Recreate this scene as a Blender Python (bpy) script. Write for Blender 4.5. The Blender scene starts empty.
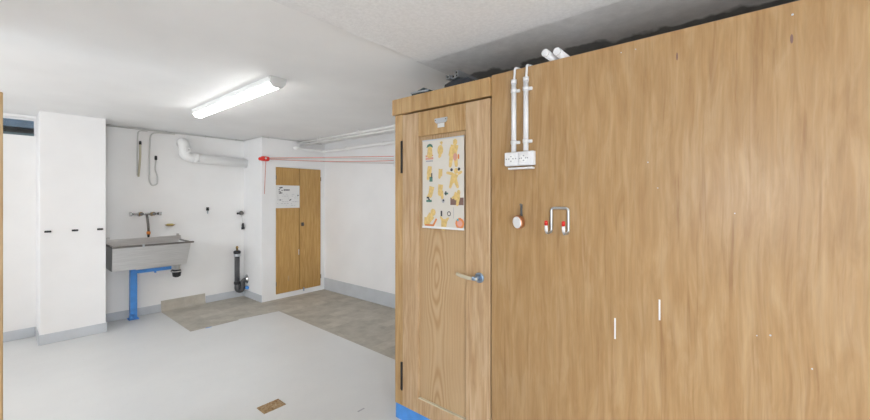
import bpy, bmesh, math, random
from mathutils import Vector, Matrix

# ------------------------------------------------------------------ camera, world, exposure
scene = bpy.context.scene
C = scene.collection
random.seed(7)

cam_d = bpy.data.cameras.new('camera')
cam_d.sensor_fit = 'HORIZONTAL'
cam_d.sensor_width = 36.0
cam_d.lens = 374.0 / 870.0 * 36.0
cam_d.shift_y = -12.0 / 870.0
cam_d.clip_start = 0.02
cam = bpy.data.objects.new('camera', cam_d)
C.objects.link(cam)
cam.location = (0, 0, 1.445)
cam.rotation_euler = (math.pi / 2, 0, math.atan2(-0.76554, 0.64339))
scene.camera = cam

world = bpy.data.worlds.new('overcast_sky')
scene.world = world
world.use_nodes = True
bg = world.node_tree.nodes['Background']
bg.inputs['Color'].default_value = (0.915, 0.955, 1.0, 1)
bg.inputs['Strength'].default_value = 3.2

vs = scene.view_settings
vs.view_transform = 'Standard'
vs.look = 'None'
vs.gamma = 1.0
vs.use_curve_mapping = False
vs.exposure = 1.8


for nm, loc, rot, sx, sy in (('window_portal', (-1.83, 0.0, 1.45), (0, -math.pi / 2, 0), 0.8, 0.8),
                             ('window_portal', (-1.83, 3.8, 1.5), (0, -math.pi / 2, 0), 1.2, 1.4),
                             ('window_portal', (-0.90, -2.23, 1.12), (math.pi / 2, 0, 0), 1.5, 2.0)):
    ld = bpy.data.lights.new(nm, 'AREA')
    ld.shape = 'RECTANGLE'
    ld.size, ld.size_y = sx, sy
    ld.cycles.is_portal = True
    lo_ = bpy.data.objects.new(nm, ld)
    lo_.location, lo_.rotation_euler = loc, rot
    C.objects.link(lo_)

LAMP, LAMP_B = 5.0, 1.5   # radiance of the two fluorescent diffusers

# ------------------------------------------------------------------ materials
MATS = {}


def new_mat(name, col, rough=0.5, metal=0.0, spec=0.5):
    m = bpy.data.materials.new(name)
    m.use_nodes = True
    b = m.node_tree.nodes['Principled BSDF']
    b.inputs['Base Color'].default_value = (*col, 1)
    b.inputs['Roughness'].default_value = rough
    b.inputs['Metallic'].default_value = metal
    b.inputs['Specular IOR Level'].default_value = spec
    MATS[name] = m
    return m


class NT:
    """small helper around one material's node tree"""

    def __init__(s, m):
        s.t = m.node_tree
        s.b = s.t.nodes['Principled BSDF']

    def n(s, kind, **kw):
        nd = s.t.nodes.new(kind)
        for k, v in kw.items():
            if k in nd.inputs:
                nd.inputs[k].default_value = v
            else:
                setattr(nd, k, v)
        return nd

    def l(s, a, b):
        s.t.links.new(a, b)

    def coord(s, scale=(1, 1, 1), rot=(0, 0, 0), loc=(0, 0, 0)):
        tc = s.n('ShaderNodeTexCoord')
        mp = s.n('ShaderNodeMapping')
        mp.inputs['Scale'].default_value = scale
        mp.inputs['Rotation'].default_value = rot
        mp.inputs['Location'].default_value = loc
        s.l(tc.outputs['Object'], mp.inputs['Vector'])
        return mp.outputs['Vector']

    def noise(s, vec, scale, detail=4, rough=0.5, dist=0.0):
        nd = s.n('ShaderNodeTexNoise')
        nd.inputs['Scale'].default_value = scale
        nd.inputs['Detail'].default_value = detail
        nd.inputs['Roughness'].default_value = rough
        nd.inputs['Distortion'].default_value = dist
        s.l(vec, nd.inputs['Vector'])
        return nd.outputs['Fac']

    def ramp(s, fac, stops):
        r = s.n('ShaderNodeValToRGB')
        el = r.color_ramp.elements
        while len(el) > 1:
            el.remove(el[-1])
        el[0].position = stops[0][0]
        el[0].color = (*stops[0][1], 1)
        for p, c in stops[1:]:
            e = el.new(p)
            e.color = (*c, 1)
        s.l(fac, r.inputs['Fac'])
        return r.outputs['Color']

    def mix(s, fac, a, b, mode='MIX'):
        m = s.n('ShaderNodeMix', data_type='RGBA', blend_type=mode)
        if hasattr(fac, 'is_output'):
            s.l(fac, m.inputs['Factor'])
        else:
            m.inputs['Factor'].default_value = fac
        for v, i in ((a, 6), (b, 7)):
            if hasattr(v, 'is_output'):
                s.l(v, m.inputs[i])
            else:
                m.inputs[i].default_value = (*v, 1)
        return m.outputs[2]

    def math(s, op, a, b=None):
        m = s.n('ShaderNodeMath', operation=op)
        for i, v in enumerate((a, b)):
            if v is None:
                continue
            if hasattr(v, 'is_output'):
                s.l(v, m.inputs[i])
            else:
                m.inputs[i].default_value = v
        return m.outputs[0]

    def color(s, c):
        s.l(c, s.b.inputs['Base Color'])

    def bump(s, h, strength=0.2, dist=0.01):
        b = s.n('ShaderNodeBump')
        b.inputs['Strength'].default_value = strength
        b.inputs['Distance'].default_value = dist
        s.l(h, b.inputs['Height'])
        s.l(b.outputs['Normal'], s.b.inputs['Normal'])


def g(v):
    return (v, v, v)


def paint(name, col, var=0.03, rough=0.6, scale=3.0, bump=0.08, bscale=60):
    m = new_mat(name, col, rough)
    t = NT(m)
    v = t.coord()
    lo = tuple(max(0, c * (1 - var)) for c in col)
    hi = tuple(min(1, c * (1 + var)) for c in col)
    t.color(t.ramp(t.noise(v, scale, 5), [(0.3, lo), (0.7, hi)]))
    t.bump(t.noise(v, bscale, 3), bump, 0.004)
    return m


paint('wall_white', (0.90, 0.90, 0.90), 0.02, 0.6)
paint('wall_white_warm', (0.90, 0.895, 0.885), 0.02, 0.6)
paint('ceiling_white', (0.92, 0.92, 0.915), 0.03, 0.8, 2.0, 0.15, 45)
paint('ceiling_board', (0.86, 0.86, 0.86), 0.05, 0.9, 70.0, 0.5, 110)
paint('skirting_grey', (0.58, 0.61, 0.645), 0.05, 0.45, 6)
paint('white_gloss', (0.82, 0.82, 0.83), 0.01, 0.3, 4, 0.03)
paint('pipe_white', (0.88, 0.88, 0.87), 0.02, 0.45, 4, 0.03)
paint('blue_paint', (0.085, 0.32, 0.80), 0.12, 0.4, 12, 0.1)
paint('red_plastic', (0.75, 0.03, 0.02), 0.05, 0.35, 9, 0.02)
paint('red_cord', (0.72, 0.25, 0.19), 0.25, 0.7, 6, 0.1, 300)
paint('pale_cord', (0.62, 0.55, 0.53), 0.1, 0.7, 6, 0.1, 300)
paint('black_plastic', (0.018, 0.018, 0.02), 0.2, 0.4, 12, 0.03)
paint('dark_grey_plastic', (0.075, 0.077, 0.082), 0.15, 0.4, 14, 0.05)
paint('cable_grey', (0.64, 0.64, 0.62), 0.05, 0.5, 9, 0.03)
paint('hose_cream', (0.62, 0.57, 0.43), 0.08, 0.5, 9, 0.05)
paint('soap_yellow', (0.66, 0.55, 0.20), 0.08, 0.5, 20, 0.1)
paint('paper', (0.80, 0.80, 0.79), 0.02, 0.7, 9, 0.03)
paint('poster_paper', (0.70, 0.665, 0.60), 0.03, 0.45, 9, 0.03)
paint('ink_black', (0.05, 0.05, 0.06), 0.1, 0.7)
paint('ink_yellow', (0.72, 0.52, 0.20), 0.14, 0.6, 60)
paint('ink_orange', (0.75, 0.26, 0.08), 0.1, 0.6)
paint('ink_green', (0.09, 0.22, 0.17), 0.1, 0.6)
paint('ink_brown', (0.22, 0.13, 0.11), 0.1, 0.6)
paint('ink_teal', (0.12, 0.42, 0.45), 0.1, 0.6)
paint('ink_pink', (0.72, 0.36, 0.29), 0.1, 0.6)
paint('ink_grey', (0.42, 0.42, 0.45), 0.1, 0.6)
paint('rubber_dark', (0.05, 0.05, 0.055), 0.15, 0.6)
paint('tarp_green', (0.03, 0.06, 0.062), 0.3, 0.5, 14, 0.25, 30)
paint('tarp_blue', (0.02, 0.026, 0.036), 0.3, 0.5, 14, 0.25, 30)
paint('band_blue', (0.06, 0.085, 0.12), 0.3, 0.5, 8)
paint('bag_grey', (0.36, 0.39, 0.43), 0.1, 0.5, 14, 0.1)
paint('shaft_dark', (0.05, 0.038, 0.032), 0.3, 0.9, 5, 0.3, 30)
paint('window_frame_dark', (0.10, 0.15, 0.17), 0.1, 0.4)
paint('tube_white', (0.85, 0.85, 0.86), 0.02, 0.25, 4, 0.02)
paint('orange_plastic', (0.80, 0.27, 0.05), 0.05, 0.4)

new_mat('chrome', (0.62, 0.63, 0.64), 0.22, 1.0)
new_mat('brass', (0.50, 0.34, 0.14), 0.35, 1.0)
new_mat('copper', (0.62, 0.30, 0.16), 0.3, 1.0)
new_mat('galvanised', (0.58, 0.62, 0.66), 0.35, 0.9)
new_mat('aged_metal', (0.20, 0.19, 0.18), 0.45, 0.9)
new_mat('blued_steel', (0.34, 0.45, 0.60), 0.3, 0.9)


def steel():
    m = new_mat('brushed_steel', (0.55, 0.55, 0.55), 0.35, 1.0)
    t = NT(m)
    v = t.coord((1.5, 60, 60))
    f = t.noise(v, 4, 3)
    t.color(t.ramp(f, [(0.25, g(0.62)), (0.75, g(0.80))]))
    t.l(t.math('MULTIPLY_ADD', f, 0.25), t.b.inputs['Roughness'])
    t.b.inputs['Roughness'].default_value = 0.35
    r = t.n('ShaderNodeMapRange')
    r.inputs['To Min'].default_value = 0.26
    r.inputs['To Max'].default_value = 0.46
    t.l(f, r.inputs['Value'])
    t.l(r.outputs['Result'], t.b.inputs['Roughness'])


steel()


def floor_mat():
    m = new_mat('floor_paint', (0.6, 0.6, 0.6), 0.4)
    t = NT(m)
    v = t.coord()
    big = t.ramp(t.noise(v, 1.2, 6, 0.6), [(0.3, (0.675, 0.68, 0.675)), (0.7, (0.73, 0.735, 0.725))])
    spk = t.ramp(t.noise(v, 38, 2), [(0.28, g(0.82)), (0.36, g(1.0))])
    t.color(t.mix(0.25, big, spk, 'MULTIPLY'))
    r = t.n('ShaderNodeMapRange')
    r.inputs['To Min'].default_value = 0.32
    r.inputs['To Max'].default_value = 0.5
    t.l(t.noise(v, 3, 4), r.inputs['Value'])
    t.l(r.outputs['Result'], t.b.inputs['Roughness'])
    t.bump(t.noise(v, 25, 4), 0.08, 0.004)


floor_mat()


def vinyl_mat():
    m = new_mat('vinyl', (0.36, 0.33, 0.29), 0.55)
    t = NT(m)
    v = t.coord()
    n = t.noise(v, 6, 6, 0.65)
    base = t.ramp(n, [(0.25, (0.36, 0.33, 0.275)), (0.5, (0.475, 0.44, 0.375)), (0.78, (0.58, 0.545, 0.475))])
    br = t.n('ShaderNodeTexBrick', offset=0.5)
    br.inputs['Color1'].default_value = (*g(1.06), 1)
    br.inputs['Color2'].default_value = (*g(0.84), 1)
    br.inputs['Mortar'].default_value = (*g(0.86), 1)
    br.inputs['Scale'].default_value = 1.0
    br.inputs['Brick Width'].default_value = 0.30
    br.inputs['Row Height'].default_value = 0.15
    br.inputs['Mortar Size'].default_value = 0.003
    br.inputs['Mortar Smooth'].default_value = 0.4
    t.l(v, br.inputs['Vector'])
    t.color(t.mix(0.9, base, br.outputs['Color'], 'MULTIPLY'))
    t.bump(t.noise(v, 90, 3), 0.1, 0.003)


vinyl_mat()


def plywood(name, lo, mid, hi, rough=0.38, sy=1.0, off=0.0):
    """rotary cut veneer: vertical flame figure"""
    m = new_mat(name, mid, rough)
    t = NT(m)
    warp = t.coord((1, 1, 1), loc=(off, off, off))
    w = t.noise(warp, 1.3, 3)
    tc = t.n('ShaderNodeTexCoord')
    sep = t.n('ShaderNodeSeparateXYZ')
    t.l(tc.outputs['Object'], sep.inputs[0])
    yy = t.math('ADD', sep.outputs['Y'], sep.outputs['X'])
    yy = t.math('ADD', yy, t.math('MULTIPLY', w, 0.05))
    cb = t.n('ShaderNodeCombineXYZ')
    t.l(t.math('MULTIPLY', yy, 11.0 * sy), cb.inputs['X'])
    t.l(t.math('MULTIPLY', sep.outputs['Z'], 1.5), cb.inputs['Y'])
    cb.inputs['Z'].default_value = off
    f1 = t.noise(cb.outputs[0], 2.2, 5, 0.6, 0.6)
    cb2 = t.n('ShaderNodeCombineXYZ')
    t.l(t.math('MULTIPLY', yy, 60.0 * sy), cb2.inputs['X'])
    t.l(t.math('MULTIPLY', sep.outputs['Z'], 2.4), cb2.inputs['Y'])
    f2 = t.noise(cb2.outputs[0], 2.0, 3, 0.6)
    base = t.ramp(f1, [(0.34, lo), (0.5, mid), (0.66, hi)])
    fine = t.ramp(f2, [(0.30, g(0.80)), (0.62, g(1.04))])
    col = t.mix(0.55, base, fine, 'MULTIPLY')
    big = t.ramp(t.noise(warp, 0.9, 2), [(0.35, g(0.90)), (0.65, g(1.05))])
    col = t.mix(0.8, col, big, 'MULTIPLY')
    # a few darker streaks
    cb3 = t.n('ShaderNodeCombineXYZ')
    t.l(t.math('MULTIPLY', yy, 22.0 * sy), cb3.inputs['X'])
    t.l(t.math('MULTIPLY', sep.outputs['Z'], 0.9), cb3.inputs['Y'])
    f3 = t.noise(cb3.outputs[0], 2.0, 4, 0.55, 0.8)
    st = t.ramp(f3, [(0.27, (0.60, 0.46, 0.36)), (0.44, g(1.0))])
    col = t.mix(0.5, col, st, 'MULTIPLY')
    t.color(col)
    t.bump(f2, 0.05, 0.002)
    return m


plywood('plywood', (0.415, 0.242, 0.102), (0.465, 0.288, 0.13), (0.515, 0.338, 0.172), 0.30)
plywood('pine_frame', (0.46, 0.27, 0.105), (0.55, 0.35, 0.155), (0.62, 0.42, 0.21), 0.4, 1.3, 3.1)
plywood('pine_stile', (0.49, 0.31, 0.16), (0.575, 0.39, 0.22), (0.65, 0.47, 0.29), 0.42, 1.5, 7.7)
plywood('cupboard_wood', (0.49, 0.275, 0.08), (0.56, 0.33, 0.107), (0.62, 0.385, 0.14), 0.4, 2.0, 5.3)


def pine_panel():
    """plain sawn pine board with cathedral figure"""
    m = new_mat('pine_panel', (0.5, 0.33, 0.17), 0.42)
    t = NT(m)
    tc = t.n('ShaderNodeTexCoord')
    sep = t.n('ShaderNodeSeparateXYZ')
    t.l(tc.outputs['Object'], sep.inputs[0])
    nv = t.coord((2.0, 2.0, 0.9))
    nz = t.noise(nv, 2.2, 3)
    # growth rings cut as tall stacked ovals, fading to straight grain at the edges
    y = t.math('SUBTRACT', sep.outputs['Y'], 0.045)
    y = t.math('ADD', y, t.math('MULTIPLY', t.math('SUBTRACT', nz, 0.5), 0.10))
    zz = t.math('SINE', t.math('MULTIPLY', sep.outputs['Z'], 3.6))
    zz = t.math('MULTIPLY', zz, 0.06)
    ring = t.math('SQRT', t.math('ADD', t.math('MULTIPLY', y, y), t.math('MULTIPLY', zz, zz)))
    s = t.math('SINE', t.math('MULTIPLY', ring, 330.0))
    r = t.n('ShaderNodeMapRange')
    r.inputs['From Min'].default_value = -1
    r.inputs['From Max'].default_value = 1
    t.l(s, r.inputs['Value'])
    rings = t.ramp(r.outputs['Result'], [(0.0, (0.46, 0.285, 0.135)), (0.4, (0.54, 0.365, 0.20)), (1.0, (0.58, 0.41, 0.235))])
    plain = t.ramp(nz, [(0.3, (0.52, 0.345, 0.185)), (0.7, (0.58, 0.405, 0.23))])
    fade = t.n('ShaderNodeMapRange')
    fade.inputs['From Min'].default_value = 0.05
    fade.inputs['From Max'].default_value = 0.11
    t.l(ring, fade.inputs['Value'])
    base = t.mix(t.math('MULTIPLY', fade.outputs['Result'], 0.85), rings, plain)
    fv = t.coord((70, 70, 2.5))
    fine = t.ramp(t.noise(fv, 1.5, 3), [(0.3, g(0.86)), (0.6, g(1.03))])
    t.color(t.mix(0.5, base, fine, 'MULTIPLY'))


pine_panel()


def closet_ceiling():
    """bare concrete whose grey coat of paint stops at a ragged brushed edge"""
    m = new_mat('closet_concrete', g(0.4), 0.9)
    t = NT(m)
    v = t.coord()
    tc = t.n('ShaderNodeTexCoord')
    sep = t.n('ShaderNodeSeparateXYZ')
    t.l(tc.outputs['Object'], sep.inputs[0])
    n = t.noise(t.coord((1, 1.6, 1)), 3.0, 3, 0.5)
    e = t.math('ADD', sep.outputs['X'], t.math('MULTIPLY', t.math('SUBTRACT', n, 0.5), 0.40))
    e = t.math('ADD', e, t.math('MULTIPLY', sep.outputs['Y'], 0.0))
    k = t.n('ShaderNodeMapRange')
    k.inputs['From Min'].default_value = 2.15
    k.inputs['From Max'].default_value = 2.18
    t.l(e, k.inputs['Value'])
    tone = t.noise(v, 14, 5, 0.65)
    grey = t.ramp(tone, [(0.3, g(0.74)), (0.7, g(0.86))])
    dark = t.ramp(tone, [(0.3, (0.24, 0.245, 0.25)), (0.7, (0.33, 0.335, 0.34))])
    t.color(t.mix(k.outputs['Result'], grey, dark))
    t.bump(tone, 0.3, 0.01)


closet_ceiling()


def glass_mat():
    m = new_mat('window_glass', (0.75, 0.86, 0.92), 0.03)
    b = m.node_tree.nodes['Principled BSDF']
    b.inputs['Transmission Weight'].default_value = 1.0
    b.inputs['IOR'].default_value = 1.45


glass_mat()


def diffuser_mat(name, power):
    m = new_mat(name, (0.9, 0.9, 0.9), 0.4)
    b = m.node_tree.nodes['Principled BSDF']
    b.inputs['Emission Color'].default_value = (1.0, 0.985, 0.96, 1)
    b.inputs['Emission Strength'].default_value = power


diffuser_mat('lit_diffuser', LAMP)
diffuser_mat('lit_diffuser_dim', LAMP_B)

# ------------------------------------------------------------------ mesh helpers
ORG = {}


def box(bm, x0, x1, y0, y1, z0, z1, bev=0.0, seg=1):
    vs_ = [bm.verts.new((x, y, z)) for x in (x0, x1) for y in (y0, y1) for z in (z0, z1)]
    idx = ((0, 1, 3, 2), (4, 6, 7, 5), (0, 4, 5, 1), (2, 3, 7, 6), (0, 2, 6, 4), (1, 5, 7, 3))
    fs = [bm.faces.new([vs_[i] for i in f]) for f in idx]
    if bev > 0:
        es = set()
        for f in fs:
            es.update(f.edges)
        bmesh.ops.bevel(bm, geom=list(es), offset=bev, segments=seg, affect='EDGES', profile=0.5)
    return fs


def prism(bm, poly, axis, a, b):
    """extrude a 2D polygon along an axis; poly are the two other coordinates in order"""
    def P(p, t):
        if axis == 'x':
            return (t, p[0], p[1])
        if axis == 'y':
            return (p[0], t, p[1])
        return (p[0], p[1], t)
    va = [bm.verts.new(P(p, a)) for p in poly]
    vb = [bm.verts.new(P(p, b)) for p in poly]
    n = len(poly)
    bm.faces.new(va)
    bm.faces.new(list(reversed(vb)))
    for i in range(n):
        j = (i + 1) % n
        bm.faces.new((va[j], va[i], vb[i], vb[j]))


def fillet(pts, r, seg=6):
    pts = [Vector(p) for p in pts]
    out = [pts[0]]
    for i in range(1, len(pts) - 1):
        p, a, b = pts[i], pts[i - 1], pts[i + 1]
        d1, d2 = (a - p), (b - p)
        k = min(r, d1.length * 0.49, d2.length * 0.49)
        s, e = p + d1.normalized() * k, p + d2.normalized() * k
        for j in range(seg + 1):
            t = j / seg
            out.append(s * (1 - t) ** 2 + p * 2 * t * (1 - t) + e * t * t)
    out.append(pts[-1])
    return out


def tube(bm, pts, r, n=12, cap=True):
    pts = [Vector(p) for p in pts]
    rs = r if isinstance(r, (list, tuple)) else [r] * len(pts)
    tang = []
    for i in range(len(pts)):
        a = pts[max(0, i - 1)]
        b = pts[min(len(pts) - 1, i + 1)]
        tang.append((b - a).normalized())
    up = Vector((0, 0, 1)) if abs(tang[0].z) < 0.9 else Vector((0, 1, 0))
    nrm = (up - tang[0] * up.dot(tang[0])).normalized()
    rings = []
    for i, p in enumerate(pts):
        nrm = (nrm - tang[i] * nrm.dot(tang[i]))
        nrm.normalize()
        bi = tang[i].cross(nrm)
        rings.append([bm.verts.new(p + (nrm * math.cos(2 * math.pi * k / n) + bi * math.sin(2 * math.pi * k / n)) * rs[i]) for k in range(n)])
    for a, b in zip(rings, rings[1:]):
        for k in range(n):
            f = bm.faces.new((a[k], a[(k + 1) % n], b[(k + 1) % n], b[k]))
            f.smooth = True
    if cap:
        bm.faces.new(list(reversed(rings[0])))
        bm.faces.new(rings[-1])


def lathe(bm, prof, origin, axis=(0, 0, 1), n=20):
    """prof: list of (radius, distance along axis)"""
    ax = Vector(axis).normalized()
    q = Vector((0, 0, 1)).rotation_difference(ax)
    rings = []
    for r, t in prof:
        r = max(r, 1e-4)
        rings.append([bm.verts.new(Vector(origin) + q @ Vector((r * math.cos(2 * math.pi * k / n), r * math.sin(2 * math.pi * k / n), t))) for k in range(n)])
    for a, b in zip(rings, rings[1:]):
        for k in range(n):
            f = bm.faces.new((a[k], a[(k + 1) % n], b[(k + 1) % n], b[k]))
            f.smooth = True
    bm.faces.new(list(reversed(rings[0])))
    bm.faces.new(rings[-1])


def root_of(o):
    while o.parent:
        o = o.parent
    return o


def obj(name, bm, mat, parent=None, origin=None, sharp=40):
    """link a bmesh given in room coordinates as one object; origin is the object's base"""
    if origin is None:
        origin = ORG[root_of(parent).as_pointer()] if parent else (0, 0, 0)
    bmesh.ops.recalc_face_normals(bm, faces=bm.faces[:])
    bmesh.ops.translate(bm, verts=bm.verts[:], vec=-Vector(origin))
    me = bpy.data.meshes.new(name)
    bm.to_mesh(me)
    bm.free()
    for m in (mat if isinstance(mat, (list, tuple)) else [mat]):
        me.materials.append(MATS[m])
    o = bpy.data.objects.new(name, me)
    C.objects.link(o)
    if parent:
        o.parent = parent
    else:
        o.location = origin
        ORG[o.as_pointer()] = tuple(origin)
    return o


def mk(name, mat, fn, parent=None, origin=None):
    bm = bmesh.new()
    fn(bm)
    return obj(name, bm, mat, parent, origin)


def bx(name, mat, parent, *a, bev=0.0, seg=1, origin=None):
    return mk(name, mat, lambda bm: box(bm, *a, bev=bev, seg=seg), parent, origin)


def tag(o, label, cat=None, group=None, kind=None):
    o['label'] = label
    if cat:
        o['category'] = cat
    if group:
        o['group'] = group
    if kind:
        o['kind'] = kind
    return o


def thing(name, loc, label, cat=None, group=None, kind=None):
    o = bpy.data.objects.new(name, None)
    o.empty_display_size = 0.05
    C.objects.link(o)
    o.location = loc
    ORG[o.as_pointer()] = tuple(loc)
    return tag(o, label, cat, group, kind)


def struct(name, mat, fn, label, cat):
    return tag(mk(name, mat, fn), label, cat, kind='structure')


# ------------------------------------------------------------------ room shell
XL, XR, YF, YB, H = -1.80, 3.41, -2.20, 5.72, 2.30
XW = 1.718                       # face of the plywood closet wall
YP, YCUP = 5.32, 5.15            # fronts of the pillar and the cupboard wall
T = 0.15

floor = struct('floor', 'floor_paint', lambda bm: box(bm, XL - T, XR + T, YF - T, YB + T, -0.12, 0.0),
               'pale grey painted concrete floor with faint speckles', 'floor')


def ceil_fn(bm):
    box(bm, XL - T, XW, YF - T, YB + T, H, H + 0.15)
    box(bm, XW, XR + T, 1.60, YB + T, H, H + 0.15)


ceiling = struct('ceiling', 'ceiling_white', ceil_fn, 'white painted concrete ceiling over the wash area', 'ceiling')
mk('closet_ceiling', 'closet_concrete', lambda bm: box(bm, XW, XR + T, YF - T, 1.60, H, H + 0.15), ceiling)
mk('ceiling_board', 'ceiling_board', lambda bm: box(bm, XL, XW + 0.005, YF, 1.545, H - 0.02, H - 0.0005), ceiling)

# window_1: high narrow window in the sink wall, left of the pillar
W1 = (-0.62, 0.31, 2.09, 2.275)


def wall_back_fn(bm):
    x0, x1, z0, z1 = W1
    box(bm, XL - T, x0, YB, YB + T, 0, H)
    box(bm, x1, XR + T, YB, YB + T, 0, H)
    box(bm, x0, x1, YB, YB + T, 0, z0)
    box(bm, x0, x1, YB, YB + T, z1, H)


wall_back = struct('wall_back', 'wall_white_warm', wall_back_fn, 'white plaster wall behind the steel sink', 'wall')
struct('wall_right', 'wall_white', lambda bm: box(bm, XR, XR + T, YF - T, YB + T, 0, H),
       'white plaster wall beside the cupboard with a tall grey skirting', 'wall')
W3 = (-1.65, -0.15, 0.12, 2.12)    # x0 x1 z0 z1 : unseen glazed opening, added to brighten upper walls and ceiling


def wall_front_fn(bm):
    x0, x1, z0, z1 = W3
    box(bm, XL - T, x0, YF - T, YF, 0, H)
    box(bm, x1, XR, YF - T, YF, 0, H)
    box(bm, x0, x1, YF - T, YF, 0, z0)
    box(bm, x0, x1, YF - T, YF, z1, H)


struct('wall_front', 'wall_white', wall_front_fn, 'white plaster wall with a wide added daylight opening opposite the sink', 'wall')
w3 = thing('added_window_3', (-0.90, YF - 0.08, 0.12), 'wide white framed window opposite the sink, unseen and added for daylight', 'window', kind='structure')


def w3_frame(bm):
    x0, x1, z0, z1 = W3
    a, b = YF - 0.10, YF - 0.05
    for x in (x0, x0 + 0.72, x1 - 0.06):
        box(bm, x, x + 0.06, a, b, z0, z1)
    for i in range(2):
        xa, xb = (x0, x0 + 0.72)[i] + 0.06, (x0 + 0.72, x1 - 0.06)[i]
        box(bm, xa, xb, a, b, z0, z0 + 0.06)
        box(bm, xa, xb, a, b, z1 - 0.06, z1)


mk('window_frame', 'white_gloss', w3_frame, w3)

W2 = (-0.40, 0.40, 1.05, 1.85)      # y0 y1 z0 z1 : daylight window facing the plywood wall


W4 = (3.10, 4.50, 0.90, 2.10)     # unseen window behind the plywood partition, added to brighten the far ceiling


def wall_left_fn(bm):
    ya = YF
    for y0, y1, z0, z1 in (W2, W4):
        box(bm, XL - T, XL, ya, y0, 0, H)
        box(bm, XL - T, XL, y0, y1, 0, z0)
        box(bm, XL - T, XL, y0, y1, z1, H)
        ya = y1
    box(bm, XL - T, XL, ya, YB, 0, H)


struct('wall_left', 'wall_white', wall_left_fn, 'white plaster wall with a daylight window facing the plywood and an added one', 'wall')

w2 = thing('window_2', (XL - 0.08, 0.0, 1.05), 'white framed daylight window facing the plywood closet', 'window', kind='structure')




def side_window(root, W):
    y0, y1, z0, z1 = W
    ym = (y0 + y1) / 2

    def f(bm):
        a, b = XL - 0.10, XL - 0.05
        box(bm, a, b, y0, y0 + 0.06, z0, z1)
        box(bm, a, b, y1 - 0.06, y1, z0, z1)
        box(bm, a, b, y0 + 0.06, y1 - 0.06, z0, z0 + 0.06)
        box(bm, a, b, y0 + 0.06, y1 - 0.06, z1 - 0.06, z1)
        box(bm, a, b, ym - 0.03, ym + 0.03, z0 + 0.06, z1 - 0.06)
    mk('window_frame', 'white_gloss', f, root)
    bx('window_sill', 'white_gloss', root, XL - 0.049, XL + 0.04, y0, y1, z0 + 0.001, z0 + 0.025)


side_window(w2, W2)
w4 = thing('added_window_4', (XL - 0.08, 3.8, 0.9), 'white framed window behind the plywood partition, unseen and added for daylight', 'window', kind='structure')
side_window(w4, W4)

w1 = thing('window_1', (-0.155, YB + 0.05, 2.09), 'narrow high window with dark glass beside the white pillar', 'window', kind='structure')


def w1_frame(bm):
    x0, x1, z0, z1 = W1
    a, b = YB + 0.03, YB + 0.06
    box(bm, x0, x0 + 0.02, a, b, z0, z1)
    box(bm, x1 - 0.012, x1, a, b, z0, z1)
    box(bm, x0 + 0.02, x1 - 0.012, a, b, z1 - 0.022, z1)


mk('window_frame', 'white_gloss', w1_frame, w1)
bx('sash_rail', 'window_frame_dark', w1, -0.60, 0.298, YB + 0.025, YB + 0.06, 2.09, 2.118)
bx('pane', 'window_glass', w1, -0.60, 0.298, YB + 0.043, YB + 0.049, 2.118, 2.253)


def shaft_fn(bm):
    box(bm, -0.9, 0.6, YB + 0.60, YB + 0.70, 1.6, 2.62)
    box(bm, -1.0, -0.9, YB + T, YB + 0.70, 1.6, 2.62)
    box(bm, 0.6, 0.7, YB + T, YB + 0.70, 1.6, 2.62)
    box(bm, -0.9, 0.6, YB + T, YB + 0.60, 1.6, 1.7)
    box(bm, -1.0, 0.7, YB + T, YB + 0.50, 2.62, 2.68)


ws = struct('added_shaft', 'shaft_dark', shaft_fn, 'dark shaft added outside the narrow high window to block the sky', 'wall')  # shaft added to keep bright sky out of the narrow window
bx('added_blue_band', 'band_blue', ws, -0.9, 0.6, YB + 0.50, YB + 0.60, 2.235, 2.42)  # added block; its blue gives the sky-like reflection in the pane
# ------------------------------------------------------------------ white pillar with three hooks
struct('wall_pillar', 'wall_white', lambda bm: box(bm, 0.312, 0.806, YP, YB, 0, H, bev=0.004),
       'white boxed pillar standing left of the steel sink', 'pillar')


def skirt(name, label, boxes):
    def f(bm):
        for b in boxes:
            box(bm, *b, bev=0.003)
    return struct(name, 'skirting_grey', f, label, 'baseboard')


s_ = 0.008
skirt('baseboard_back', 'low grey painted skirting along the sink wall',
      [(XL, 0.312 - s_, YB - s_, YB, 0, 0.10), (0.806 + s_, 1.40, YB - s_, YB, 0, 0.10), (1.906, 2.415 - s_, YB - s_, YB, 0, 0.10)])
skirt('baseboard_pillar', 'low grey painted skirting around the white pillar',
      [(0.312 - s_, 0.312, YP - s_, YB - s_, 0, 0.10), (0.312, 0.806, YP - s_, YP, 0, 0.10), (0.806, 0.806 + s_, YP - s_, YB - s_, 0, 0.10)])
skirt('baseboard_cupboard', 'short grey skirting on the side of the cupboard pier',
      [(2.415 - s_, 2.415, YCUP, YB - s_, 0, 0.10)])
skirt('baseboard_right', 'tall pale grey skirting along the right white wall', [(XR - s_, XR, 1.83, YCUP, 0, 0.187)])

for i, x in enumerate((0.366, 0.560, 0.753)):
    lab = ('small black coat hook on white pillar, by the corner away from the sink',
           'small black coat hook in the middle of the white pillar',
           'small black coat hook on white pillar, by the corner beside the sink')[i]
    h_ = thing('coat_hook', (x, YP, 1.115), lab, 'hook', 'black hooks on the pillar')
    mk('base_plate', 'black_plastic', lambda bm: lathe(bm, [(0.011, 0), (0.011, 0.004), (0.008, 0.006)], (x, YP, 1.112), (0, -1, 0), 12), h_)
    mk('peg', 'black_plastic', lambda bm: (
        lathe(bm, [(0.006, 0.005), (0.006, 0.03), (0.008, 0.034)], (x, YP, 1.112), (0, -1, 0), 10),
        box(bm, x - 0.025, x + 0.025, YP - 0.046, YP - 0.032, 1.104, 1.124, bev=0.006, seg=2)), h_)

# ------------------------------------------------------------------ cupboard wall with wooden double doors


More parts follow.
